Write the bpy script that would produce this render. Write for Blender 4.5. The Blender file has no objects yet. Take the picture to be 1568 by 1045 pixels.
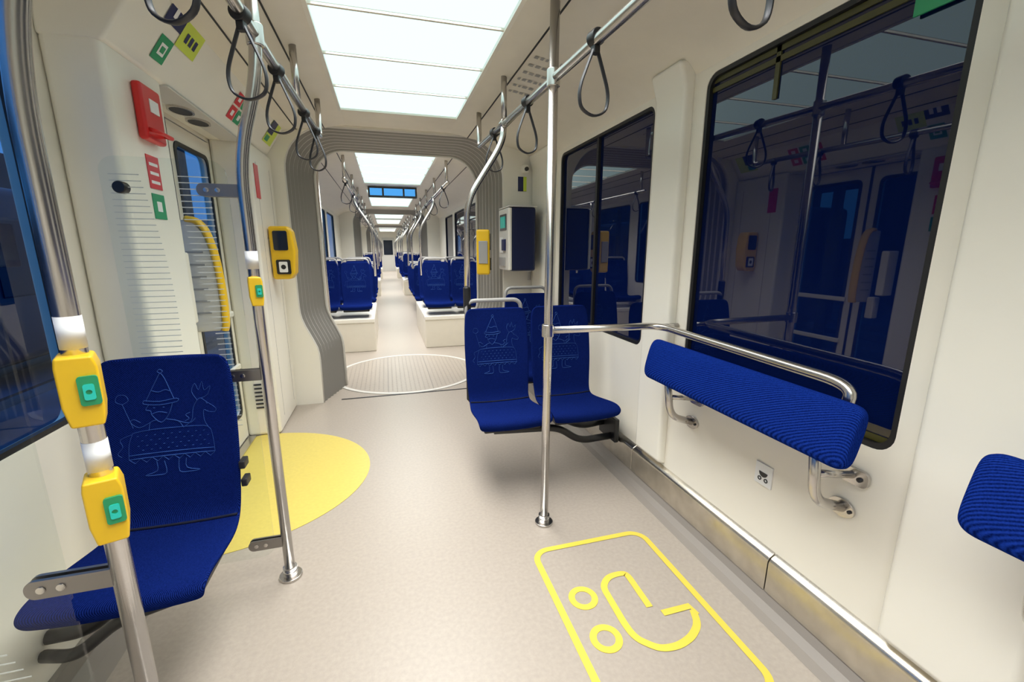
import bpy, math, random
from mathutils import Vector, Matrix
random.seed(4)
S=bpy.context.scene
S.view_settings.view_transform='Standard'
S.view_settings.look='None'
COL=S.collection

# ------------------------------------------------------------ materials
def new_mat(name):
    m=bpy.data.materials.new(name); m.use_nodes=True
    return m, m.node_tree.nodes, m.node_tree.links, m.node_tree.nodes['Principled BSDF']
def mat(name,col,rough=.5,metal=0,noise=0,nscale=8,bump=0,bscale=200,ior=1.5,coat=0):
    m,N,L,B=new_mat(name)
    B.inputs['Base Color'].default_value=(*col,1)
    B.inputs['Roughness'].default_value=rough
    B.inputs['Metallic'].default_value=metal
    B.inputs['IOR'].default_value=ior
    B.inputs['Coat Weight'].default_value=coat
    tc=N.new('ShaderNodeTexCoord')
    if noise:
        nt=N.new('ShaderNodeTexNoise'); nt.inputs['Scale'].default_value=nscale; nt.inputs['Detail'].default_value=6
        L.new(tc.outputs['Object'],nt.inputs['Vector'])
        r=N.new('ShaderNodeValToRGB')
        r.color_ramp.elements[0].position=.3; r.color_ramp.elements[1].position=.7
        r.color_ramp.elements[0].color=(*[c*(1-noise) for c in col],1)
        r.color_ramp.elements[1].color=(*[min(1,c*(1+noise)) for c in col],1)
        L.new(nt.outputs['Fac'],r.inputs['Fac']); L.new(r.outputs['Color'],B.inputs['Base Color'])
    if bump:
        n2=N.new('ShaderNodeTexNoise'); n2.inputs['Scale'].default_value=bscale
        L.new(tc.outputs['Object'],n2.inputs['Vector'])
        b=N.new('ShaderNodeBump'); b.inputs['Strength'].default_value=bump; b.inputs['Distance'].default_value=.002
        L.new(n2.outputs['Fac'],b.inputs['Height']); L.new(b.outputs['Normal'],B.inputs['Normal'])
    return m
def emis(name,col,s):
    m,N,L,B=new_mat(name)
    B.inputs['Base Color'].default_value=(0,0,0,1); B.inputs['Specular IOR Level'].default_value=0
    B.inputs['Emission Color'].default_value=(*col,1); B.inputs['Emission Strength'].default_value=s
    return m
def fabric(name,c1,c2,scale,rot,wamt=.6):
    m,N,L,B=new_mat(name)
    tc=N.new('ShaderNodeTexCoord'); mp=N.new('ShaderNodeMapping'); mp.inputs['Rotation'].default_value=rot
    L.new(tc.outputs['Object'],mp.inputs['Vector'])
    w=N.new('ShaderNodeTexWave'); w.inputs['Scale'].default_value=scale; w.inputs['Distortion'].default_value=.6
    L.new(mp.outputs['Vector'],w.inputs['Vector'])
    nz=N.new('ShaderNodeTexNoise'); nz.inputs['Scale'].default_value=260
    L.new(tc.outputs['Object'],nz.inputs['Vector'])
    mx=N.new('ShaderNodeMath'); mx.operation='MULTIPLY_ADD'; mx.inputs[1].default_value=1.05-wamt
    L.new(nz.outputs['Fac'],mx.inputs[0])
    ml=N.new('ShaderNodeMath'); ml.operation='MULTIPLY'; ml.inputs[1].default_value=wamt
    L.new(w.outputs['Fac'],ml.inputs[0]); L.new(ml.outputs[0],mx.inputs[2])
    r=N.new('ShaderNodeValToRGB'); r.color_ramp.elements[0].color=(*c1,1); r.color_ramp.elements[1].color=(*c2,1)
    r.color_ramp.elements[0].position=.2; r.color_ramp.elements[1].position=.8
    L.new(mx.outputs[0],r.inputs['Fac']); L.new(r.outputs['Color'],B.inputs['Base Color'])
    b=N.new('ShaderNodeBump'); b.inputs['Strength'].default_value=.4; b.inputs['Distance'].default_value=.002
    L.new(mx.outputs[0],b.inputs['Height']); L.new(b.outputs['Normal'],B.inputs['Normal'])
    B.inputs['Roughness'].default_value=1
    B.inputs['Specular IOR Level'].default_value=.0
    return m
def glass(name,tint,ior=1.45,rough=.0):
    m,N,L,B=new_mat(name); N.remove(B); out=N['Material Output']
    t=N.new('ShaderNodeBsdfTransparent'); t.inputs['Color'].default_value=(*tint,1)
    g=N.new('ShaderNodeBsdfGlossy'); g.inputs['Roughness'].default_value=rough
    f=N.new('ShaderNodeFresnel'); f.inputs['IOR'].default_value=ior
    ge=N.new('ShaderNodeNewGeometry')
    s=N.new('ShaderNodeMath'); s.operation='SUBTRACT'; s.inputs[0].default_value=1; L.new(ge.outputs['Backfacing'],s.inputs[1])
    k=N.new('ShaderNodeMath'); k.operation='MULTIPLY'; L.new(f.outputs[0],k.inputs[0]); L.new(s.outputs[0],k.inputs[1])
    x=N.new('ShaderNodeMixShader')
    L.new(k.outputs[0],x.inputs[0]); L.new(t.outputs[0],x.inputs[1]); L.new(g.outputs[0],x.inputs[2]); L.new(x.outputs[0],out.inputs[0])
    return m

M_wall=mat('cream_wall_paint',(.87,.825,.73),.38,noise=.015,nscale=3)
M_white=mat('white_gloss_panel',(.88,.845,.76),.3)
M_ceil=mat('ceiling_panel_cream',(.80,.75,.65),.45,noise=.02)
M_floor=mat('floor_lino',(.385,.335,.288),.33,noise=.06,nscale=60,bump=.15,bscale=400)
M_cove=mat('floor_cove_grey',(.27,.24,.215),.4)
M_turn=mat('turntable_lino',(.40,.35,.30),.35,noise=.06,nscale=60)
M_dot=mat('turntable_stud',(.22,.19,.165),.4)
M_yfloor=mat('yellow_floor_marking',(.64,.51,.115),.4,noise=.04,nscale=50)
M_yline=mat('yellow_line_marking',(.72,.56,.07),.45)
M_yel=mat('yellow_plastic',(.83,.51,.015),.35)
M_steel=mat('stainless_steel',(.60,.575,.55),.24,1)
M_tab=mat('brushed_bracket_steel',(.30,.28,.27),.38,1)
M_brushed=mat('brushed_kick_plate',(.70,.66,.58),.25,1,noise=.12,nscale=14)
M_black=mat('black_plastic',(.012,.012,.014),.4)
M_gask=mat('rubber_gasket',(.01,.01,.012),.5)
M_dgrey=mat('dark_grey_metal',(.05,.05,.055),.4,.6)
M_grey=mat('grey_plastic',(.36,.35,.34),.4)
M_lgrey=mat('light_grey_plastic',(.66,.64,.60),.4)
M_navy=mat('navy_paint',(.008,.014,.06),.35)
M_fab=fabric('blue_seat_fabric',(.001,.0035,.028),(.008,.021,.16),90,(0,.7,.6),.5)
M_pad=fabric('blue_pad_fabric',(.0015,.006,.06),(.009,.034,.27),74,(.75,.35,.0),.45)
M_logo=mat('embroidery_blue',(.015,.07,.30),.8)
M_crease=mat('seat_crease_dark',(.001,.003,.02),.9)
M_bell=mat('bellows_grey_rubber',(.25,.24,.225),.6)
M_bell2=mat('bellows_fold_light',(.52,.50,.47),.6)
M_red=mat('red_plastic',(.65,.02,.02),.35)
M_green=mat('green_sticker',(.02,.30,.12),.4)
M_lime=mat('lime_sticker',(.62,.75,.08),.4)
M_dblue=mat('dark_blue_sticker',(.015,.02,.09),.4)
M_paper=mat('white_sticker',(.85,.85,.85),.5)
M_screen=mat('black_screen',(.01,.015,.03),.1)
M_teal=mat('teal_button',(.02,.60,.50),.3)
M_etch=mat('etched_glass_strip',(.60,.62,.58),.5)
M_light=emis('light_panel_diffuser',(.74,1.0,.975),1.3)
M_glass=glass('clear_glass',(.955,.975,.965),1.4)
M_lglass=glass('window_glass_left',(.62,.74,.85),1.5)
M_rglass=mat('tinted_window_glass',(.0015,.006,.045),.012,ior=1.6)
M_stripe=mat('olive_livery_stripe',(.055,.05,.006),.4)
M_out_ground=mat('depot_ground',(.03,.08,.15),.5,noise=.6,nscale=.8)
M_out_build=mat('depot_wall_dark',(.02,.035,.06),.8,noise=.3,nscale=1)
M_out_glow=emis('depot_window_glow',(.10,.45,1.0),.9)

# ------------------------------------------------------------ helpers
def link(o,parent=None):
    COL.objects.link(o)
    if parent: o.parent=parent
    return o
def group(name,loc=(0,0,0),rotz=0):
    e=bpy.data.objects.new(name,None); e.location=loc; e.rotation_euler=(0,0,rotz); e.empty_display_size=.1
    return link(e)
def mesh_obj(name,v,f,m,parent=None,smooth=False):
    me=bpy.data.meshes.new(name); me.from_pydata([tuple(p) for p in v],[],f); me.update()
    if m: me.materials.append(m)
    if smooth:
        for p in me.polygons: p.use_smooth=True
    o=bpy.data.objects.new(name,me); return link(o,parent)
def bev(o,w,seg=3):
    if w:
        b=o.modifiers.new('bevel','BEVEL'); b.width=w; b.segments=seg; b.limit_method='ANGLE'; b.angle_limit=.6
        for p in o.data.polygons: p.use_smooth=True
        wn=o.modifiers.new('wn','WEIGHTED_NORMAL')
    return o
def box(name,x0,x1,y0,y1,z0,z1,m,parent=None,bevel=0):
    v=[(x,y,z) for x in (x0,x1) for y in (y0,y1) for z in (z0,z1)]
    f=[(0,1,3,2),(4,6,7,5),(0,4,5,1),(2,3,7,6),(0,2,6,4),(1,5,7,3)]
    return bev(mesh_obj(name,v,f,m,parent),bevel)
def fix(me):
    import bmesh
    bm=bmesh.new(); bm.from_mesh(me); bmesh.ops.recalc_face_normals(bm,faces=bm.faces); bm.to_mesh(me); bm.free()
def prism(name,prof,y0,y1,m,parent=None,bevel=0,smooth=False):
    n=len(prof)
    v=[(x,y0,z) for x,z in prof]+[(x,y1,z) for x,z in prof]
    f=[(i,(i+1)%n,n+(i+1)%n,n+i) for i in range(n)]+[tuple(range(n))[::-1],tuple(range(n,2*n))]
    o=mesh_obj(name,v,f,m,parent,smooth); fix(o.data)
    return bev(o,bevel)
def rrect(a0,a1,b0,b1,r,n=6):
    pts=[]
    for cx,cy,s in ((a1-r,b1-r,0),(a0+r,b1-r,90),(a0+r,b0+r,180),(a1-r,b0+r,270)):
        for i in range(n+1):
            t=math.radians(s+90*i/n); pts.append((cx+r*math.cos(t),cy+r*math.sin(t)))
    return pts
def circ(cx,cy,r,n=32,a0=0,a1=360,ry=None):
    ry=ry or r
    full=abs(a1-a0)>=360
    k=n if full else n+1
    return [(cx+r*math.cos(math.radians(a0+(a1-a0)*i/n)),cy+ry*math.sin(math.radians(a0+(a1-a0)*i/n))) for i in range(k)]
def plate(name,outer,holes,axis,pos,th,m,parent=None,bevel=0):
    cu=bpy.data.curves.new('tmp','CURVE'); cu.dimensions='2D'; cu.fill_mode='BOTH'; cu.extrude=abs(th)/2
    for loop in [outer]+list(holes):
        sp=cu.splines.new('POLY'); sp.points.add(len(loop)-1)
        for p,q in zip(sp.points,loop): p.co=(q[0],q[1],0,1)
        sp.use_cyclic_u=True
    ob=bpy.data.objects.new('tmp',cu); COL.objects.link(ob)
    dg=bpy.context.evaluated_depsgraph_get(); dg.update()
    me=bpy.data.meshes.new_from_object(ob.evaluated_get(dg)); me.name=name
    bpy.data.objects.remove(ob); bpy.data.curves.remove(cu)
    c=pos+th/2
    for v in me.vertices:
        a,b,w=v.co
        v.co={'x':(c+w,a,b),'y':(a,c+w,b),'z':(a,b,c+w)}[axis]
    import bmesh
    bm=bmesh.new(); bm.from_mesh(me); bmesh.ops.remove_doubles(bm,verts=bm.verts,dist=1e-5)
    bmesh.ops.recalc_face_normals(bm,faces=bm.faces); bm.to_mesh(me); bm.free()
    me.materials.clear(); me.materials.append(m)
    for p in me.polygons: p.use_smooth=False
    return bev(link(bpy.data.objects.new(name,me),parent),bevel,2)
def fillet(pts,r,n=7):
    pts=[Vector(p) for p in pts]; out=[pts[0]]
    for i in range(1,len(pts)-1):
        p=pts[i]; a=pts[i-1]-p; b=pts[i+1]-p
        ra=min(r,a.length*.49); rb=min(r,b.length*.49)
        A=p+a.normalized()*ra; B=p+b.normalized()*rb
        for k in range(n+1):
            t=k/n; out.append(A*(1-t)**2+p*2*t*(1-t)+B*t*t)
    out.append(pts[-1]); return out
def catmull(pts,n=5,closed=False):
    P=[Vector(p) for p in pts]; out=[]; k=len(P)
    rng=range(k if closed else k-1)
    for i in rng:
        g=(lambda j:P[j%k]) if closed else (lambda j:P[max(0,min(k-1,j))])
        a,b,c,d=g(i-1),g(i),g(i+1),g(i+2)
        for s in range(n):
            t=s/n; out.append(.5*((2*b)+(c-a)*t+(2*a-5*b+4*c-d)*t*t+(3*b-a-3*c+d)*t**3))
    if not closed: out.append(P[-1])
    return out
def sweep(name,pts,r,m,parent=None,closed=False,seg=12,flat=1.0,up=None):
    P=[Vector(p) for p in pts]
    Q=[P[0]]
    for p in P[1:]:
        if (p-Q[-1]).length>1e-5: Q.append(p)
    P=Q
    if closed and (P[0]-P[-1]).length<1e-5: P.pop()
    n=len(P); T=[]
    for i in range(n):
        if closed: t=P[(i+1)%n]-P[i-1]
        else: t=P[min(n-1,i+1)]-P[max(0,i-1)]
        T.append(t.normalized())
    u=Vector(up) if up else (Vector((0,0,1)) if abs(T[0].z)<.9 else Vector((1,0,0)))
    u=(u-T[0]*u.dot(T[0])).normalized(); v=[];f=[]
    for i in range(n):
        u=(u-T[i]*u.dot(T[i])).normalized(); w=T[i].cross(u)
        for k in range(seg):
            a=2*math.pi*k/seg; v.append(P[i]+u*(r*math.cos(a))+w*(r*flat*math.sin(a)))
    for i in range(n if closed else n-1):
        j=(i+1)%n
        for k in range(seg):
            f.append((i*seg+k,i*seg+(k+1)%seg,j*seg+(k+1)%seg,j*seg+k))
    if not closed:
        f.append(tuple(range(seg))[::-1]); f.append(tuple((n-1)*seg+k for k in range(seg)))
    o=mesh_obj(name,v,f,m,parent,True); fix(o.data)
    return o
def cyl(name,p0,p1,r,m,parent=None,seg=24,bevel=0):
    o=sweep(name,[p0,p1],r,m,parent,seg=seg)
    for p in o.data.polygons:
        if len(p.vertices)>4: p.use_smooth=False
    if bevel: bev(o,bevel,2)
    else:
        o.modifiers.new('wn','WEIGHTED_NORMAL')
    return o
def ribbon(name,pts,w,z,m,parent=None,closed=False):
    P=[Vector((p[0],p[1],0)) for p in pts]; n=len(P); v=[];f=[]
    for i in range(n):
        if closed: t=(P[(i+1)%n]-P[i-1])
        else: t=P[min(n-1,i+1)]-P[max(0,i-1)]
        t.normalize(); nn=Vector((-t.y,t.x,0))*w/2
        v.append(P[i]+nn+Vector((0,0,z))); v.append(P[i]-nn+Vector((0,0,z)))
    for i in range(n if closed else n-1):
        j=(i+1)%n; f.append((2*i,2*i+1,2*j+1,2*j))
    return mesh_obj(name,v,f,m,parent)

XL,XR,XC=-1.08,1.42,.17
# ------------------------------------------------------------ floor
box('floor',XL-.1,XR+.1,-1.6,31,-.06,0,M_floor)
# ------------------------------------------------------------ car body pieces
def side_wall(name,x,th,y0,y1,holes,z0=0,z1=2.2):
    return plate(name,[(y0,z0),(y1,z0),(y1,z1),(y0,z1)],[rrect(*h) for h in holes],'x',x,th,M_wall)
def window(idx,x,side,h,m,dividers=()):
    y0,y1,z0,z1,r=h
    g=group('window_%d'%idx)
    s=1 if side=='R' else -1
    p=.025*s
    plate('pane',rrect(y0-.01,y1+.01,z0-.01,z1+.01,r),[], 'x',x+p,.006*s,m,g)
    plate('gasket',rrect(y0-.004,y1+.004,z0-.004,z1+.004,r),[rrect(y0+.018,y1-.018,z0+.018,z1-.018,r*.8)],'x',x+.004*s,.02*s,M_gask,g)
    for d in dividers: box('mullion',x+.006*s,x+.024*s,d-.014,d+.014,z0,z1,M_gask,g)
    return g
CXS=[.60,.80,.95,1.08,1.20,1.29,1.36,1.40,1.43]; CZS=[2.40,2.372,2.35,2.33,2.305,2.275,2.24,2.205,2.17]
def ceiling_half(name,y0,y1,xs,zs,parent=None):
    prof=list(zip(xs,zs)); back=[(x,z+.05) for x,z in prof][::-1]
    o=prism(name,prof+back,y0,y1,M_ceil,parent)
    o.modifiers.new('es','EDGE_SPLIT').split_angle=.5
    for p in o.data.polygons: p.use_smooth=True
    return o
def ceiling(y0,y1,lights,watt=15,spread=114):
    g=group('ceiling')
    ceiling_half('cove_right',y0,y1,CXS,CZS,g)
    ceiling_half('cove_left',y0,y1,[2*XC-x for x in CXS],CZS,g)
    edges=[y0]+[e for l in lights for e in l]+[y1]
    for a,b in zip(edges[0::2],edges[1::2]):
        if b-a>.001: box('centre_panel',-.27,.61,a,b,2.40,2.45,M_ceil,g)
    for x in (.77,.98): 
        z=2.376 if x<.8 else 2.345
        box('service_slot_right',x-.004,x+.004,y0,y1,z-.003,z+.006,M_gask,g)
        box('service_slot_left',2*XC-x-.004,2*XC-x+.004,y0,y1,z-.003,z+.006,M_gask,g)
    for a,b in lights:
        lg=group('ceiling_light')
        n=max(1,round((b-a)/.5)); 
        box('backing',-.27,.61,a,b,2.44,2.45,M_ceil,lg)
        st=(b-a)/n
        for i in range(n):
            box('diffuser',-.255,.595,a+i*st+.006,a+(i+1)*st-.006,2.412,2.43,M_light,lg,)
            if i: box('divider',-.27,.61,a+i*st-.007,a+i*st+.007,2.400,2.432,M_ceil,lg)
        box('rim_left',-.275,-.255,a,b,2.392,2.44,M_white,lg)
        box('rim_right',.595,.615,a,b,2.392,2.44,M_white,lg)
        # unseen area lamp added under the diffuser to brighten the car; limited spread
        ld=bpy.data.lights.new('panel_fill_lamp','AREA'); ld.shape='RECTANGLE'; ld.size=.82; ld.size_y=b-a-.04
        ld.energy=watt*(b-a); ld.color=(1,.975,.93); ld.spread=math.radians(spread)
        lo=bpy.data.objects.new('panel_fill_lamp',ld); lo.location=(XC,(a+b)/2,2.409); link(lo,lg)

# --- first (near) car
W_right=[(-1.3,.38,.79,2.15,.06),(.83,1.80,.79,2.15,.06),(2.19,3.50,.83,2.15,.06)]
side_wall('wall_right',XR,.06,-1.6,4.15,W_right)
window(1,XR,'R',W_right[0],M_rglass)
g=window(2,XR,'R',W_right[1],M_rglass)
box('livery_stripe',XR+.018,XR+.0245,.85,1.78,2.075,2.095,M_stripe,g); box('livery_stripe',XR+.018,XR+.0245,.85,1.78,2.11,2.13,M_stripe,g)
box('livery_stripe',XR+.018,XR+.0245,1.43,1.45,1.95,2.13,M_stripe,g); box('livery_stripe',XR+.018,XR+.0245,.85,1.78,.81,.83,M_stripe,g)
window(3,XR,'R',W_right[2],M_rglass,(2.86,))
W_left=[(-1.4,-.1,.81,2.12,.06),(.1,1.84,.81,2.12,.06)]
plate('wall_left',[(-1.6,0),(2.2,0),(2.2,2.08),(3.48,2.08),(3.48,0),(4.15,0),(4.15,2.2),(-1.6,2.2)],[rrect(*h) for h in W_left],'x',XL,-.06,M_wall)
window(4,XL,'L',W_left[0],M_lglass)
window(5,XL,'L',W_left[1],M_lglass)
box('wall_back',XL-.06,XR+.06,-1.66,-1.6,0,2.5,M_wall)
ceiling(-1.6,4.15,[(-1.2,3.68)],watt=16.5)
for i,(a,b) in enumerate([(1.88,2.12),(.46,.76),(3.58,4.1)]):
    pr=[(XR+.01,.22),(XR-.045,.24),(XR-.05,2.12),(XR-.09,2.24),(XR+.01,2.25)]
    prism('trim_%d'%(i+1),pr,a,b,M_white,None,.02)
g=group('baseboard_right')
for a,b in [(-1.6,.2),(.2,1.15),(1.15,2.15),(2.15,3.1),(3.1,4.15)]:
    prism('kick_plate',[(1.380,.055),(1.382,.185),(1.392,.203),(XR,.218),(XR,.055)],a+.002,b-.002,M_brushed,g,.004)
prism('cove',[(1.30,.0005),(1.34,.006),(1.37,.022),(1.385,.055),(XR,.055),(XR,.0005)],-1.6,4.15,M_cove,g)
g=group('baseboard_left')
prism('cove',[(-.97,.0005),(-1.02,.01),(-1.05,.04),(-1.06,.09),(XL,.09),(XL,.0005)],-1.6,1.98,M_cove,g)

# ---------------------------------------------------------- left door surround
g=group('door_surround')
box('near_post',XL,-.90,1.99,2.42,0,2.12,M_white,g,.025)
box('far_post',XL,-.85,3.48,4.12,0,2.12,M_white,g,.025)
prism('header_housing',[(XL,2.10),(-.90,2.10),(-.885,2.115),(-.72,2.36),(-.72,2.38),(XL,2.38)],1.99,4.118,M_white,g,.012)
box('header_seam',-1.0,-.88,2.43,3.47,2.094,2.1,M_lgrey,g)
for yy in (2.78,3.0): 
    plate('downlight',circ(-.965,yy,.045,24,ry=.075),[],'z',2.088,.008,M_black,g)
    plate('downlight_ring',circ(-.965,yy,.055,24,ry=.085),[circ(-.965,yy,.045,24,ry=.075)],'z',2.085,.012,M_steel,g)
for k in range(7): box('vent_slot',-1.0,-.90,3.474,3.482,.22+k*.03,.232+k*.03,M_dgrey,g)
box('panel_seam',-.853,-.849,3.62,3.624,.1,2.0,M_grey,g); box('panel_seam',-.853,-.849,4.0,4.004,.1,2.0,M_grey,g)
g=group('door_1')
for a,b in ((2.215,2.84),(2.86,3.47)):
    plate('leaf',rrect(a,b,.02,2.07,.01),[rrect(a+.07,b-.07,.22,1.97,.05)],'x',-1.12,.045,M_wall,g)
    plate('leaf_glass',rrect(a+.06,b-.06,.21,1.98,.05),[],'x',-1.10,.006,M_lglass,g)
    plate('leaf_gasket',rrect(a+.06,b-.06,.21,1.98,.05),[rrect(a+.085,b-.085,.235,1.955,.04)],'x',-1.078,.008,M_gask,g)
box('leaf_seal',-1.12,-1.07,2.84,2.86,.02,2.07,M_gask,g)
box('threshold',-1.14,-1.02,2.43,3.47,.001,.012,M_steel,g)
# vertical grab handle: grey plate with a bowed yellow grip along its aisle edge
yy=2.70
hp=[(-1.06,1.54),(-1.00,1.545),(-.955,1.53),(-.925,1.49),(-.905,1.42),(-.892,1.33),(-.886,1.24),(-.884,1.12),(-.888,.98),(-.90,.955),(-1.06,.95)]
plate('handle_plate',hp,[],'y',yy-.004,.03,M_lgrey,g,.006)
grip=[(-.99,1.55),(-.945,1.54),(-.912,1.50),(-.892,1.43),(-.878,1.34),(-.871,1.24),(-.868,1.12),(-.872,1.0),(-.882,.955)]
gp=catmull([(x,yy+.01,z) for x,z in grip],4)
sweep('handle_grip',gp,.017,M_yel,g,flat=1.9,up=(1,0,0))
for k in range(6): box('handle_slot',-1.03,-.93,yy-.006,yy-.003,1.05+k*.065,1.06+k*.065,M_grey,g)
box('handle_bracket',-1.07,-.96,2.54,2.60,1.02,1.38,M_wall,g,.01)
box('handle_bracket',-1.07,-1.0,2.62,2.68,.82,1.0,M_wall,g,.01)
box('bar_rail',-1.075,-1.05,2.9,3.44,.93,.97,M_white,g,.01)
box('bar_rail',-1.075,-1.05,2.9,3.44,.55,.59,M_white,g,.01)
# ---------------------------------------------------------- bulkhead + bellows
def arch(off=0.0,top=2.30,wl=.64,wu=.77):
    wl+=off; wu+=off; top+=off*.55; r=.28+off*.5
    half=[(wl,0),(wl,.40),(wl+.003,.46),(wl+.012,.52),(wl+.035,.58),(wl+(wu-wl)*.5,.65),(wu-.035,.72),(wu-.012,.79),(wu-.003,.84),(wu,.90),(wu,1.4),(wu,top-r)]
    for i in range(1,11):
        t=math.radians(90*i/10); half.append((wu-r+r*math.cos(t),top-r+r*math.sin(t)))
    L=[(XC-x,z) for x,z in half]; R=[(XC+x,z) for x,z in half][::-1]
    return L+R
def bulkhead(name,y,th,off):
    a=arch(off)
    outer=[(XL-.02,0)]+a+[(XR+.02,0),(XR+.02,2.5),(XL-.02,2.5)]
    return plate(name,outer,[],'y',y,th,M_white)
def bellows(y0,y1):
    g=group('gangway_bellows')
    n=8
    offs=[]
    for i in range(2*n+1):
        t=i/(2*n); base=.155*(1-t)
        offs.append((y0+(y1-y0)*t, base+(.014 if i%2 else 0)))
    for k in range(2*n):
        A=arch(offs[k][1]); B=arch(offs[k+1][1])
        v=[(x,offs[k][0],z) for x,z in A]+[(x,offs[k+1][0],z) for x,z in B]
        m=len(A); f=[(i,i+1,m+i+1,m+i) for i in range(m-1)]
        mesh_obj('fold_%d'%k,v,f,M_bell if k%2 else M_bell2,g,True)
    A=arch(.165)
    sweep('clamp_frame',[(x,y0-.004,z) for x,z in A],.014,M_lgrey,g,seg=8)
    A=arch(.0)
    sweep('inner_frame',[(x,y1,z) for x,z in A],.012,M_lgrey,g,seg=8)
bulkhead('wall_front',4.12,.04,.16)
bellows(4.14,4.62)
bulkhead('wall_gangway',4.62,.05,.0)
g=group('gangway_turntable')
plate('disc',circ(XC,4.98,.78,64),[],'z',.001,.003,M_turn,g)
plate('rim',circ(XC,4.98,.81,64),[circ(XC,4.98,.77,64)],'z',.001,.006,M_lgrey,g)
box('joint_strip',-.48,.82,4.16,4.18,.0005,.004,M_dgrey,g)
for xx in (-.05,.39): box('seam',xx-.003,xx+.003,4.25,5.7,.004,.0055,M_cove,g)
# anti-slip studs (one mesh)
V=[];Fc=[]
for i in range(-16,17):
    for j in range(-16,17):
        x=i*.045; y=j*.045
        if x*x+y*y<.74**2:
            b=len(V); r_=.009
            V+=[(XC+x-r_,4.98+y,.0048),(XC+x,4.98+y-r_,.0048),(XC+x+r_,4.98+y,.0048),(XC+x,4.98+y+r_,.0048)]; Fc.append((b,b+1,b+2,b+3))
mesh_obj('studs',V,Fc,M_dot,g)

# ---------------------------------------------------------- seats
prof=[(-.395,.385),(-.435,.405),(-.447,.435),(-.430,.460),(-.37,.468),(-.27,.452),(-.17,.436),(-.10,.430),(-.05,.440),(-.026,.487),(-.012,.56),(.004,.66),(.020,.76),(.034,.86),(.046,.94),(.053,.99),(.056,1.015),(.057,1.03)]
wid=[.190,.210,.217,.219,.220,.219,.214,.204,.198,.200,.205,.210,.212,.210,.206,.200,.190,.168]
def ymap(z):
    for (a,b),(c,d) in zip(prof[8:],prof[9:]):
        if b<=z<=d: return a+(c-a)*(z-b)/(d-b)
    return .057
def seat_mesh():
    M=13; n=len(prof); F=[];Bk=[]
    for i,(y,z) in enumerate(prof):
        a=prof[max(0,i-1)]; b=prof[min(n-1,i+1)]
        t=Vector((b[0]-a[0],b[1]-a[1])).normalized(); nn=Vector((t.y,-t.x))
        for k in range(M):
            s=-1+2*k/(M-1); s=math.copysign(abs(s)**.85,s)
            x=wid[i]*s; c=.022*abs(s)**2.5
            isback=min(1,max(0,(i-7)/4))
            yy=y-c*isback; zz=z+c*(1-isback)*.6
            F.append((x,yy,zz)); th=.034*(1-.35*abs(s)**4)
            Bk.append((x*.985,yy+nn.x*th,zz+nn.y*th))
    v=F+Bk; o=n*M; f=[]
    for i in range(n-1):
        for k in range(M-1):
            a=i*M+k; f.append((a,a+1,a+M+1,a+M)); f.append((o+a,o+a+M,o+a+M+1,o+a+1))
    for i in range(n-1):
        a=i*M; f.append((a,a+M,o+a+M,o+a)); b=i*M+M-1; f.append((b,o+b,o+b+M,b+M))
    for k in range(M-1):
        f.append((k,o+k,o+k+1,k+1)); a=(n-1)*M+k; f.append((a,a+1,o+a+1,o+a))
    me=bpy.data.meshes.new('seat_shell'); me.from_pydata(v,[],f); me.update(); fix(me)
    me.materials.append(M_fab)
    for p in me.polygons: p.use_smooth=True
    return me
SEAT=seat_mesh()
# embroidered figure: man in a tall pointed hat with mace riding a draped hobby horse
strokes=[
 [(-.068,.262),(-.052,.30),(-.032,.345),(-.02,.368),(-.008,.345),(.004,.30),(.014,.262)],
 [(-.02,.368),(-.012,.376),(-.02,.384),(-.028,.376),(-.02,.368)],
 [(-.075,.262),(-.03,.254),(.022,.262),(.022,.248),(-.03,.240),(-.075,.248),(-.075,.262)],
 [(-.05,.30),(-.03,.292),(-.01,.300),(.004,.293)],
 [(-.062,.243),(-.072,.225),(-.058,.218),(-.055,.20),(-.030,.168),(-.005,.20),(.008,.243)],
 [(-.055,.205),(-.035,.212),(-.010,.205)],[(-.05,.23),(-.044,.229)],[(-.022,.23),(-.016,.229)],
 [(-.04,.18),(-.062,.172),(-.068,.14)],[(-.015,.18),(.02,.168),(.035,.14)],
 [(-.062,.172),(-.095,.155),(-.118,.180),(-.108,.190),(-.090,.175)],
 [(-.112,.155),(-.135,.255)],
 [(-.135,.255),(-.152,.268),(-.145,.292),(-.125,.290),(-.118,.268),(-.135,.255)],
 [(.02,.168),(.055,.155),(.075,.175)],
 [(.035,.14),(.062,.165),(.070,.215),(.085,.248),(.098,.255),(.115,.238),(.142,.212),(.138,.196),(.118,.198),(.103,.205),(.102,.165),(.112,.135)],
 [(.085,.248),(.070,.285),(.082,.318),(.092,.29),(.105,.325),(.110,.288),(.130,.305),(.120,.270),(.098,.255)],
 [(.112,.235),(.117,.232)],[(.060,.20),(.045,.19),(.055,.175),(.042,.165)],
 [(-.115,.135),(-.06,.142),(.05,.142),(.112,.135),(.125,.09),(.128,.030)],
 [(-.115,.135),(-.128,.09),(-.132,.030)],
 [(-.132,.030),(.128,.030)],[(-.130,.046),(.128,.046)],
 [(-.118,.13),(-.150,.115),(-.145,.085),(-.160,.06),(-.150,.045)],
 [(-.055,.012),(-.055,-.028),(-.09,-.042),(-.055,-.046),(-.028,-.040),(-.032,.010)],
 [(.035,.012),(.035,-.028),(.075,-.042),(.042,-.046),(.012,-.040),(.012,.010)],
 [(-.132+i*.0163,.030 if i%2==0 else .012) for i in range(17)],
]
for r,zz in enumerate((.120,.100,.080,.062)):
    for k in range(9): 
        x=-.105+k*.025+(r%2)*.012
        if x<.112: strokes.append([(x,zz),(x+.006,zz+.001)])
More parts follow.
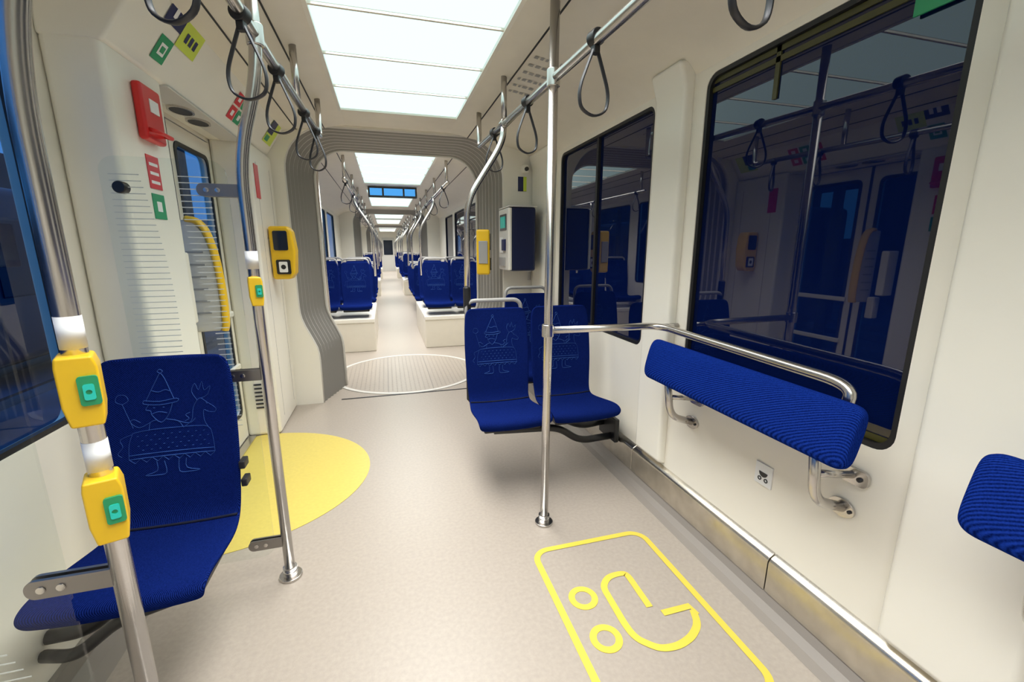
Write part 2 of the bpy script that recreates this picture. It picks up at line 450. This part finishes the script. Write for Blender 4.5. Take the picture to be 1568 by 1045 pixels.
def logo_mesh():
    V=[];Fc=[]
    for st in strokes:
        P=catmull([(x,z,0) for x,z in st],3) if len(st)!=17 else [Vector((x,z,0)) for x,z in st]
        pts=[]
        for p in P:
            z=.655+p.y*.86; x=p.x; s=abs(x)/.21
            y=ymap(z)-.022*s**2.9-.0015; pts.append(Vector((x,y,z)))
        w=.0020; base=len(V)
        for i,p in enumerate(pts):
            t=(pts[min(len(pts)-1,i+1)]-pts[max(0,i-1)]).normalized(); n2=Vector((-t.z,0,t.x)).normalized()*w
            V+= [p+n2+Vector((0,.003,0)),p-Vector((0,.0012,0)),p-n2+Vector((0,.003,0))]
        for i in range(len(pts)-1):
            a=base+3*i; Fc+=[(a,a+1,a+4,a+3),(a+1,a+2,a+5,a+4)]
    me=bpy.data.meshes.new('embroidered_motif'); me.from_pydata([tuple(p) for p in V],[],Fc); me.update(); me.materials.append(M_logo)
    return me
LOGO=logo_mesh()
def seat(x,y,z=0,handle=False,support=None,detail=2):
    g=group('tram_seat',(x,y,z))
    o=link(bpy.data.objects.new('seat_shell',SEAT),g)
    ss=o.modifiers.new('s','SUBSURF'); ss.levels=ss.render_levels=detail
    link(bpy.data.objects.new('embroidered_motif',LOGO),g)
    if detail==3:
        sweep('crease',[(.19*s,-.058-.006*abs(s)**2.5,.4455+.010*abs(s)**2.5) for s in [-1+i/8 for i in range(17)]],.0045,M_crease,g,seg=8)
    if handle:
        pts=fillet([(-.18,.085,.90),(-.18,.09,1.075),(.18,.09,1.075),(.18,.085,.90)],.06)
        sweep('grab_handle',pts,.013,M_grey,g,seg=10)
    box('under_frame',-.17,.17,-.36,-.04,.365,.41,M_black,g,.01)
    if support=='L':
        sweep('support_arm',fillet([(.15,-.2,.375),(-.05,-.2,.35),(-.2,-.22,.22),(-.31,-.22,.22)],.06),.022,M_black,g)
        sweep('support_arm_front',fillet([(.12,-.34,.37),(-.05,-.34,.33),(-.2,-.3,.20),(-.31,-.25,.18)],.06),.018,M_black,g)
        for zz in (.62,.55): box('side_hinge',.205,.225,-.03,.02,zz-.01,zz+.02,M_black,g,.004)
    return g
seat(-.765,1.69,0,support='L',detail=3)
seat(.65,2.60,0,handle=True,detail=3)
seat(1.085,2.60,0,detail=3)
seat(1.13,3.42,0,handle=True)
g=group('seat_cantilever_frame')
sweep('beam_rear',fillet([(.50,2.47,.355),(1.0,2.47,.34),(1.18,2.47,.24),(1.375,2.47,.26)],.08),.024,M_black,g)
sweep('beam_front',fillet([(.55,2.30,.355),(.95,2.30,.33),(1.12,2.34,.20),(1.375,2.36,.20)],.08),.022,M_black,g)
box('wall_shoe',1.345,1.378,2.30,2.52,.17,.33,M_black,g,.01)

# ---------------------------------------------------------- poles and rails
PR=.0205
def flange(x,y,g):
    cyl('flange',(x,y,.0),(x,y,.012),.047,M_steel,g,32,.003)
    cyl('flange_collar',(x,y,.012),(x,y,.05),.028,M_steel,g,32)
def clamp(g,p,r=.03,l=.05,axis='z',m=M_steel):
    d=Vector({'x':(l/2,0,0),'y':(0,l/2,0),'z':(0,0,l/2)}[axis]); p=Vector(p)
    cyl('clamp',p-d,p+d,r,m,g,24,.004)
XRr,XLr=.725,-.385
g=group('stanchion_pole')
sweep('pole',[(.712,1.88,.0),(.722,1.88,2.385)],PR,M_steel,g,seg=24); flange(.712,1.88,g)
clamp(g,(.72,1.88,2.10),.028,.07); clamp(g,(.714,1.88,1.02),.028,.06)
g=group('overhead_handrail')
sweep('rail',[(.725,-1.2,2.06),(.725,1.14,2.075),(.725,1.88,2.10),(.725,3.38,2.15)],.0185,M_steel,g,seg=20)
sweep('rail_end',fillet([(.725,3.36,2.15),(.725,3.42,2.15),(.725,3.42,2.385)],.05),.0185,M_steel,g,seg=16)
sweep('drop_post',[(.725,2.7,2.13),(.725,2.7,2.385)],.0175,M_steel,g)
sweep('drop_post_rear',[(.725,.3,2.07),(.725,.3,2.385)],.0175,M_steel,g)
clamp(g,(.725,2.7,2.13),.027,.06,'y')
g=group('seat_stanchion')
sweep('pole',fillet([(.725,2.7,2.13),(.715,2.7,2.02),(.49,2.7,1.68),(.478,2.7,1.03)],.11),.0185,M_steel,g,seg=18)
cyl('grip',(.478,2.7,1.0),(.478,2.7,1.16),.024,M_black,g,20,.005)
sweep('foot_tube',[(.478,2.7,1.0),(.478,2.7,.42),(.52,2.62,.38)],.016,M_black,g)
g=group('overhead_handrail')
sweep('rail',[(XLr,-1.2,2.06),(XLr,1.83,2.11),(XLr,3.38,2.15)],.0185,M_steel,g,seg=20)
sweep('rail_end',fillet([(XLr,3.36,2.15),(XLr,3.42,2.15),(XLr,3.42,2.385)],.05),.0185,M_steel,g,seg=16)
sweep('drop_post',[(XLr,2.6,2.13),(XLr,2.6,2.385)],.0175,M_steel,g)
g=group('stanchion_pole')
sweep('pole',fillet([(-.478,1.83,0),(-.478,1.83,1.72),(XLr,1.83,2.0),(XLr,1.83,2.385)],.14),PR,M_steel,g,seg=24); flange(-.478,1.83,g)
clamp(g,(XLr,1.83,2.11),.028,.07)
def tab(g,x0,x1,y,z,m=M_tab):
    plate('glass_bracket',rrect(x0,x1,z-.022,z+.022,.02),[],'y',y-.013,.008,m,g,.002)
    plate('glass_bracket_rear',rrect(x0,x1,z-.022,z+.022,.02),[],'y',y+.006,.008,m,g,.002)
    for xx in (x0+.03,x0+.065): cyl('screw',(xx,y-.016,z),(xx,y-.012,z),.008,M_steel,g,12)
for z in (.18,.92,1.60): tab(g,-.62,-.47,1.83,z)
g=group('stanchion_pole')
sweep('pole',fillet([(-.61,1.05,0),(-.61,1.05,1.72),(-.56,1.05,1.93),(XLr,1.05,2.09)],.16),PR,M_steel,g,seg=24); flange(-.61,1.05,g)
tab(g,-.78,-.60,1.05,.685); tab(g,-.78,-.60,1.05,1.80)
def screen(x0,x1,y,z0,z1,lines,knob=False):
    g=group('glass_screen')
    plate('pane',rrect(x0,x1,z0,z1,.05),[],'y',y-.004,.008,M_glass,g)
    for (xa,xb,z) in lines: box('etched_line',xa,xb,y-.0055,y-.0045,z-.0015,z+.0015,M_etch,g)
    if knob:
        cyl('knob',(x0+.055,y-.02,z1-.10),(x0+.055,y+.015,z1-.10),.02,M_black,g,24,.004)
    return g
L=[]
for i in range(46):
    z=.72+i*.0205; t=i/45
    L.append((-.87,-.87+.05+.085*abs(math.sin(2.2*t+.5)),z))
    L.append((-.65+.025*math.sin(5*t),-.58,z))
screen(-.895,-.525,1.83,.12,1.70,L,True)
L=[(-1.02+.02*i*.3,-.76-.010*i,.36+i*.022) for i in range(14)]
screen(-1.03,-.71,1.05,.12,1.85,L)
def reqbox(x,y,z,rot=0,sticker=True,s=1):
    g=group('stop_request_button',(x,y,z),rot)
    prism('housing',[(-.024*s,-.074*s),(.026*s,-.076*s),(.031*s,-.04*s),(.032*s,.045*s),(.026*s,.068*s),(-.028*s,.070*s),(-.031*s,.05*s),(-.031*s,-.03*s)],-.044*s,.026*s,M_yel,g,.005)
    plate('button',rrect(-.002*s,.029*s,-.03*s,.030*s,.006*s),[],'y',-.050*s,.01*s,M_green,g,.003)
    plate('button_symbol',rrect(.005*s,.022*s,-.018*s,.014*s,.004*s),[circ(.013*s,-.002*s,.005*s,12)],'y',-.053*s,.004,M_teal,g)
    if sticker:
        cyl('label_wrap',(0,0,.08),(0,0,.145),.0212,M_paper,g,24)
    return g
reqbox(-.61,1.05,1.125,.42); reqbox(-.61,1.05,.862,.42)
reqbox(-.478,1.83,1.245,.3,s=.75)
g=group('guard_rail')
sweep('rail',fillet([(.714,1.88,1.02),(1.315,1.88,1.015),(1.315,.90,1.0),(1.30,.90,.93)],.10),.0175,M_steel,g,seg=18)
sweep('wall_stay',[(1.30,1.86,1.015),(1.415,1.86,1.015)],.012,M_steel,g)
def pad(y0,y1):
    g=group('leaning_pad')
    w,h=.030,.098; cs=[]
    for i in range(28):
        a=2*math.pi*i/28; c,s=math.cos(a),math.sin(a)
        cs.append((math.copysign(abs(c)**.7,c)*w,math.copysign(abs(s)**.65,s)*h))
    V=[];F=[]; secs=[(y0,.02)]
    E=12
    for i in range(E+1): 
        t=math.pi/2*i/E; secs.append((y0+.045*(i/E)**2, .55+.45*math.sin(t)))
    ys=[(a,b) for a,b in secs]+[(y1-(a-y0),b) for a,b in secs[::-1]]
    tilt=.24
    for y,sc in ys:
        for x,z in cs:
            xx=x*sc; zz=z*(.35+.65*sc) if sc>.03 else z*.2
            X=xx*math.cos(tilt)+zz*math.sin(tilt); Z=-xx*math.sin(tilt)+zz*math.cos(tilt)
            V.append((1.235+X,y,.872+Z))
    n=28
    for i in range(len(ys)-1):
        for k in range(n): F.append((i*n+k,i*n+(k+1)%n,(i+1)*n+(k+1)%n,(i+1)*n+k))
    F.append(tuple(range(n))); F.append(tuple((len(ys)-1)*n+k for k in range(n)))
    o=mesh_obj('cushion',V,F,M_pad,g,True); fix(o.data)
    for yy in (y0+.13,y1-.12):
        sweep('bracket',fillet([(1.255,yy,.80),(1.285,yy,.60),(1.416,yy,.555)],.06),.017,M_steel,g,seg=14)
        plate('flange',circ(yy,.555,.044,24,ry=.032),[],'x',1.409,.009,M_steel,g,.002)
        plate('flange_plate',rrect(yy-.07,yy+.02,.655,.71,.02),[],'x',1.405,.012,M_steel,g,.003)
        sweep('bracket_strut',[(1.275,yy,.70),(1.41,yy-.02,.685)],.012,M_steel,g)
        for q in (.03,-.03): cyl('bolt',(1.404,yy+q,.555),(1.41,yy+q,.555),.006,M_dgrey,g,10)
        cyl('bolt',(1.40,yy-.045,.68),(1.41,yy-.045,.68),.008,M_dgrey,g,10)
    return g
pad(.81,1.81); pad(-.45,.56)

def strap(x,y,z,rot=.4,s=1):
    g=group('hanging_strap',(x,y,z),rot)
    cyl('clamp',(-.0,-.02,0),(0,.02,0),.027,M_black,g,20,.004)
    pts=[(0,0,-.02),(.014,0,-.05),(.035,0,-.10),(.054,0,-.15),(.058,0,-.19),(.045,0,-.225),(.0,0,-.242),(-.045,0,-.225),(-.058,0,-.19),(-.054,0,-.15),(-.035,0,-.10),(-.014,0,-.05)]
    P=catmull([(a*s,b,c*s) for a,b,c in pts],4,True)
    sweep('loop',P,.0042,M_dgrey,g,closed=True,seg=8,flat=2.2,up=(1,0,0))
    box('loop_lock',-.012,.012,-.012,.012,-.05,-.02,M_black,g,.003)
for y in (.81,1.50,2.25,2.95): strap(.725,y,2.075+.03*(y-.8),random.uniform(.1,.5))
for y in (.5,1.15,1.67,2.14,2.78,3.2): strap(XLr,y,2.09+.02*(y-1),random.uniform(-.6,-.2))

# ---------------------------------------------------------- floor markings
plate('yellow_door_zone_marking',[(-1.02,2.05)]+circ(-.97,2.77,.79,60,-90,90,ry=.72)+[(-1.02,3.47)],[],'z',.0005,.002,M_yfloor)
g=group('pram_space_marking')
ribbon('frame',rrect(.585,1.15,.85,1.68,.07,8),.028,.0022,M_yline,g,True)
for cy in (1.367,1.172):
    plate('wheel',circ(.695,cy,.060,32),[circ(.695,cy,.034,32)],'z',.0006,.0016,M_yline,g)
ribbon('pram_handle',[(p.x,p.y) for p in fillet([(.930,1.252,0),(.936,1.43,0),(.92,1.447,0),(.85,1.445,0),(.80,1.40,0),(.792,1.20,0),(.80,1.14,0),(.86,1.08,0),(.93,1.072,0),(1.0,1.09,0),(1.06,1.13,0),(1.085,1.19,0)],.03,4)],.028,.0022,M_yline,g)
ribbon('pram_hood',[(1.085,1.17),(1.085,1.212),(.961,1.212)],.028,.0026,M_yline,g)

# ---------------------------------------------------------- machines
def validator(x,y,z,side=1,rot=0):
    g=group('ticket_validator',(x,y,z),rot)
    prism('body',[(-.075,-.20),(.05,-.20),(.085,-.15),(.10,.02),(.085,.16),(.06,.20),(-.075,.20)],-.06,.06,M_yel,g,.018)
    plate('screen',rrect(-.045,.055,.02,.165,.012),[],'y',-.068,.01,M_screen,g,.003)
    plate('reader',rrect(-.04,.06,-.16,-.05,.012),[],'y',-.070,.012,M_black,g,.003)
    plate('symbol',rrect(-.02,.04,-.145,-.065,.008),[circ(.01,-.105,.018,16)],'y',-.073,.003,M_paper,g)
    box('mount',-.084,-.07,-.04,.04,-.1,.1,M_grey,g,.004)
    return g
validator(-.765,3.78,1.365,rot=-.05)
validator(.86,3.95,1.365,rot=math.pi/2*.85)
g=group('ticket_machine')
box('cabinet',1.07,1.30,3.76,4.10,1.20,1.755,M_navy,g,.02)
box('front_door',1.045,1.072,3.765,4.095,1.205,1.75,M_lgrey,g,.012)
box('edge_trim',1.05,1.075,3.752,3.768,1.21,1.745,M_white,g,.006)
box('display',1.040,1.046,3.82,4.04,1.56,1.70,M_screen,g)
box('display_lit',1.037,1.041,3.85,4.01,1.58,1.68,M_teal,g)
box('pin_pad',1.025,1.046,3.84,3.93,1.38,1.48,M_dblue,g,.004)
box('label',1.041,1.046,3.95,4.05,1.36,1.5,M_paper,g)
box('ticket_tray',1.030,1.046,3.86,4.04,1.24,1.32,M_grey,g,.004)
box('top_cap',1.05,1.31,3.755,4.10,1.755,1.765,M_lgrey,g)
sweep('conduit',[(1.34,4.06,1.10),(1.34,4.06,1.62)],.018,M_grey,g)
box('conduit_box',1.31,1.365,4.03,4.11,1.18,1.62,M_lgrey,g,.01)
g=group('security_camera')
box('camera_base',1.27,1.33,4.05,4.12,2.09,2.16,M_white,g,.015)
cyl('lens',(1.30,4.03,2.12),(1.30,4.055,2.12),.018,M_black,g)

# stickers ---------------------------------------------------------------
def quad(name,c,m,parent=None): return mesh_obj(name,c,[(0,1,2,3)],m,parent)
def hdr(y0,y1,t0,t1,m,name='sticker',off=.003,parent=None):
    a=Vector((-.885,0,2.115)); b=Vector((-.72,0,2.36)); d=b-a; n=Vector((d.z,0,-d.x)).normalized()*off
    def p(t,y): q=a+d*t+n; return (q.x,y,q.z)
    return quad(name,[p(t0,y0),p(t0,y1),p(t1,y1),p(t1,y0)],m,parent)
g=group('header_sticker'); hdr(2.24,2.34,.15,.50,M_green,'base',parent=g); hdr(2.265,2.315,.24,.41,M_paper,'pictogram',.004,g); hdr(2.275,2.305,.28,.37,M_green,'pictogram_inner',.005,g)
g=group('line_sign'); hdr(2.20,2.40,.66,1.0,M_dblue,'left',parent=g); hdr(2.34,2.52,.50,1.0,M_lime,'right',.0035,g)
for k in range(3): hdr(2.38+k*.04,2.405+k*.04,.62,.76,M_dblue,'glyph_%d'%k,.005,g)
for k in range(2): hdr(2.24+k*.045,2.265+k*.045,.76,.92,M_paper,'digit_%d'%k,.005,g)
g=group('prohibition_sticker')
for i,c in enumerate((M_red,M_green,M_red)):
    hdr(3.10+i*.115,3.20+i*.115,.18,.45,c,'cell_%d'%i,parent=g); hdr(3.13+i*.115,3.17+i*.115,.26,.37,M_paper,'mark_%d'%i,.004,g)
    hdr(3.10+i*.115,3.20+i*.115,.49,.74,(M_red,M_green,M_red)[i],'cellb_%d'%i,parent=g); hdr(3.13+i*.115,3.17+i*.115,.57,.67,M_paper,'markb_%d'%i,.004,g)
g=group('line_sign'); hdr(3.82,4.05,.3,.95,M_lime,'base',parent=g); hdr(3.82,3.95,.55,.95,M_dblue,'panel',.004,g); hdr(3.84,3.93,.35,.5,M_green,'small',.004,g)
g=group('emergency_door_handle')
box('case',-.899,-.865,2.14,2.30,1.82,2.03,M_red,g,.012)
box('window_inset',-.866,-.861,2.19,2.26,1.93,1.98,M_paper,g,.002)
sweep('lever',fillet([(-.866,2.16,1.86),(-.835,2.16,1.85),(-.835,2.28,1.85),(-.866,2.28,1.86)],.015),.008,M_red,g)
g=group('safety_notice')
box('red_panel',-.8995,-.897,2.17,2.27,1.64,1.77,M_red,g); box('green_panel',-.8995,-.897,2.17,2.27,1.52,1.62,M_green,g)
for k in range(3): box('text_line',-.897,-.8965,2.185,2.255,1.66+k*.035,1.672+k*.035,M_paper,g)
box('text_line',-.897,-.8965,2.20,2.24,1.55,1.59,M_paper,g)
box('red_label',-.849,-.846,3.56,3.66,1.75,1.98,M_red)
g=group('wall_notice'); box('base',1.24,1.32,4.11,4.118,1.93,2.06,M_dblue,g); box('lime',1.29,1.32,4.105,4.11,1.93,2.06,M_lime,g)
g=group('pram_sticker'); box('base',1.414,1.419,1.21,1.29,.46,.55,M_paper,g); plate('icon_wheel',circ(1.235,.485,.009,12),[circ(1.235,.485,.005,12)],'x',1.412,.002,M_dgrey,g)
plate('icon_body',circ(1.25,.515,.020,16,180,360),[],'x',1.412,.002,M_dgrey,g); plate('icon_wheel2',circ(1.265,.485,.009,12),[circ(1.265,.485,.005,12)],'x',1.412,.002,M_dgrey,g)
g=group('green_window_sticker'); box('base',1.428,1.435,.86,.99,2.02,2.11,M_green,g); box('mark',1.426,1.429,.90,.95,2.05,2.09,M_paper,g)
box('red_hammer_case',1.35,1.372,.60,.66,1.80,1.95,M_red,None,.008)
g=group('ceiling_poem_lettering')
for r in range(6):
    y=2.35+r*.10; x=.80
    while x<.95:
        w=random.uniform(.012,.03); z=2.3695-(x-.8)*.147
        quad('word',[(x,y,z),(x+w,y,z-w*.147),(x+w,y+.03,z-w*.147),(x,y+.03,z)],M_grey,g); x+=w+.012

# ---------------------------------------------------------- following cars
wi=[10]
def far_car(y0,y1,lights,rows,podium):
    wins=[]; y=y0+.55
    while y+1.25<y1-.3: wins.append((y,y+1.2,.85,2.12,.06)); y+=1.45
    side_wall('wall_right',XR,.06,y0,y1,wins)
    side_wall('wall_left',XL,-.06,y0,y1,wins)
    for w in wins:
        window(wi[0],XR,'R',w,M_rglass); wi[0]+=1
        window(wi[0],XL,'L',w,M_lglass); wi[0]+=1
    ceiling(y0,y1,lights,watt=26,spread=130)
    for a,b in podium:
        for s,(p,q) in enumerate(((XL+.004,-.20),(.48,XR-.004))):
            g=group('seat_podium'); box('box',p,q,a,b,0,.40,M_ceil,g,.01); box('top',p,q,a-.01,b,.40,.46,M_white,g,.012)
    for yy in rows:
        pod=any(a<=yy-.2<=b for a,b in podium)
        z=.175 if pod else 0
        for xx in (-.86,-.43,.71,1.14): 
            seat(xx,yy,z,handle=True,detail=1)
    for X,s in ((XLr,-1),(XRr,1)):
        g=group('overhead_handrail')
        sweep('rail',[(X,y0+.5,2.13),(X,y1-.5,2.13)],.0185,M_steel,g,seg=10)
        yy=y0+.6
        while yy<y1-.4:
            sweep('post',[(X,yy,2.13),(X,yy,2.385)],.017,M_steel,g,seg=8); yy+=1.3
        for yy in rows[::2]:
            X2=X-s*.22
            sweep('seat_pole',fillet([(X,yy+.1,2.13),(X,yy+.1,2.02),(X2,yy+.1,1.68),(X2,yy+.1,1.0)],.11),.0185,M_steel,g,seg=10)
    for k in range(int((y1-y0)/1.2)):
        strap(XRr,y0+.9+k*1.2,2.13,random.uniform(.1,.5)); strap(XLr,y0+.7+k*1.2,2.13,random.uniform(-.5,.1))
far_car(4.67,12.0,[(4.95,7.5),(8.3,11.4)],[6.62,7.45,8.9,9.7,10.5,11.2],[(6.15,8.0)])
bulkhead('wall_front',12.0,.04,.16); bellows(12.02,12.5); bulkhead('wall_gangway',12.5,.05,0)
far_car(12.55,20.0,[(13.0,16),(16.6,19.4)],[14,14.8,15.6,16.4,18,18.8],[(13.6,15)])
bulkhead('wall_front',20.0,.04,.16); bellows(20.02,20.5); bulkhead('wall_gangway',20.5,.05,0)
far_car(20.55,29,[(21,24),(24.6,28.2)],[22,23,24,25.5,26.5],[(21.6,23)])
box('wall_cab',XL-.06,XR+.06,29,29.06,0,2.5,M_white)
g=group('door_cab'); box('leaf',-.2,.55,28.96,28.995,0,2.05,M_lgrey,g); box('pane',-.1,.45,28.95,28.962,1.0,1.9,M_screen,g)
g=group('information_display')
box('housing',-.22,.56,7.72,7.80,2.22,2.39,M_black,g,.01)
for a,b in ((-.19,-.0),(.03,.33),(.36,.53)): box('screen',a,b,7.712,7.722,2.25,2.36,M_out_glow,g)
validator(-.99,5.2,1.35)
g=group('stanchion_pole'); sweep('pole',[(-.62,4.95,0),(-.62,4.95,2.385)],.017,M_steel,g); flange(-.62,4.95,g)

# ---------------------------------------------------------- outside (left)
box('depot_ground',-40,XL-.3,-15,40,-.9,-.85,M_out_ground)
for i,x in enumerate((-2.2,-3.2,-4.0,-5.4,-6.8,-8.6,-10)):
    box('track_rail',x-.05,x+.05,-15,40,-.848,-.72,M_steel)
g=group('depot_building')
box('hall',-22,-16,-15,40,-.85,5.5,M_out_build,g)
for k in range(10): 
    box('lit_window',-15.99,-15.95,-12+k*4.2,-9.6+k*4.2,1.8,3.8,M_out_glow,g)
g=group('parked_tram')
box('body',-8.4,-6.0,8.5,26,-.5,2.4,M_navy,g,.15)
for k in range(7): box('glazing',-5.995,-5.98,9+k*2.2,10.9+k*2.2,.6,1.9,M_rglass,g)
for k,(yy,hh) in enumerate(((2.0,6),(6.2,6),(14,6))):
    g=group('catenary_mast'); cyl('mast',(-5.0,yy,-.85),(-5.0,yy,hh),.09,M_dgrey,g,12); cyl('arm',(-5.0,yy,hh-.6),(-2.6,yy,hh-.3),.04,M_dgrey,g,10)

# ---------------------------------------------------------- world
w=bpy.data.worlds.new('dusk'); S.world=w; w.use_nodes=True
bg=w.node_tree.nodes['Background']; bg.inputs[0].default_value=(.10,.34,.75,1); bg.inputs[1].default_value=1.1

# ---------------------------------------------------------- camera
cam=bpy.data.cameras.new('camera'); co=bpy.data.objects.new('camera',cam); COL.objects.link(co)
psi=math.radians(16.0); th=math.radians(12.12)
r=Vector((math.cos(psi),-math.sin(psi),0)); F=Vector((math.sin(psi)*math.cos(th),math.cos(psi)*math.cos(th),-math.sin(th))); U=r.cross(F)
m=Matrix((r,U,-F)).transposed().to_4x4(); m.translation=(0,0,1.4)
co.matrix_world=m
cam.lens=15.18; cam.sensor_width=36; cam.clip_start=.03; cam.clip_end=200
S.camera=co
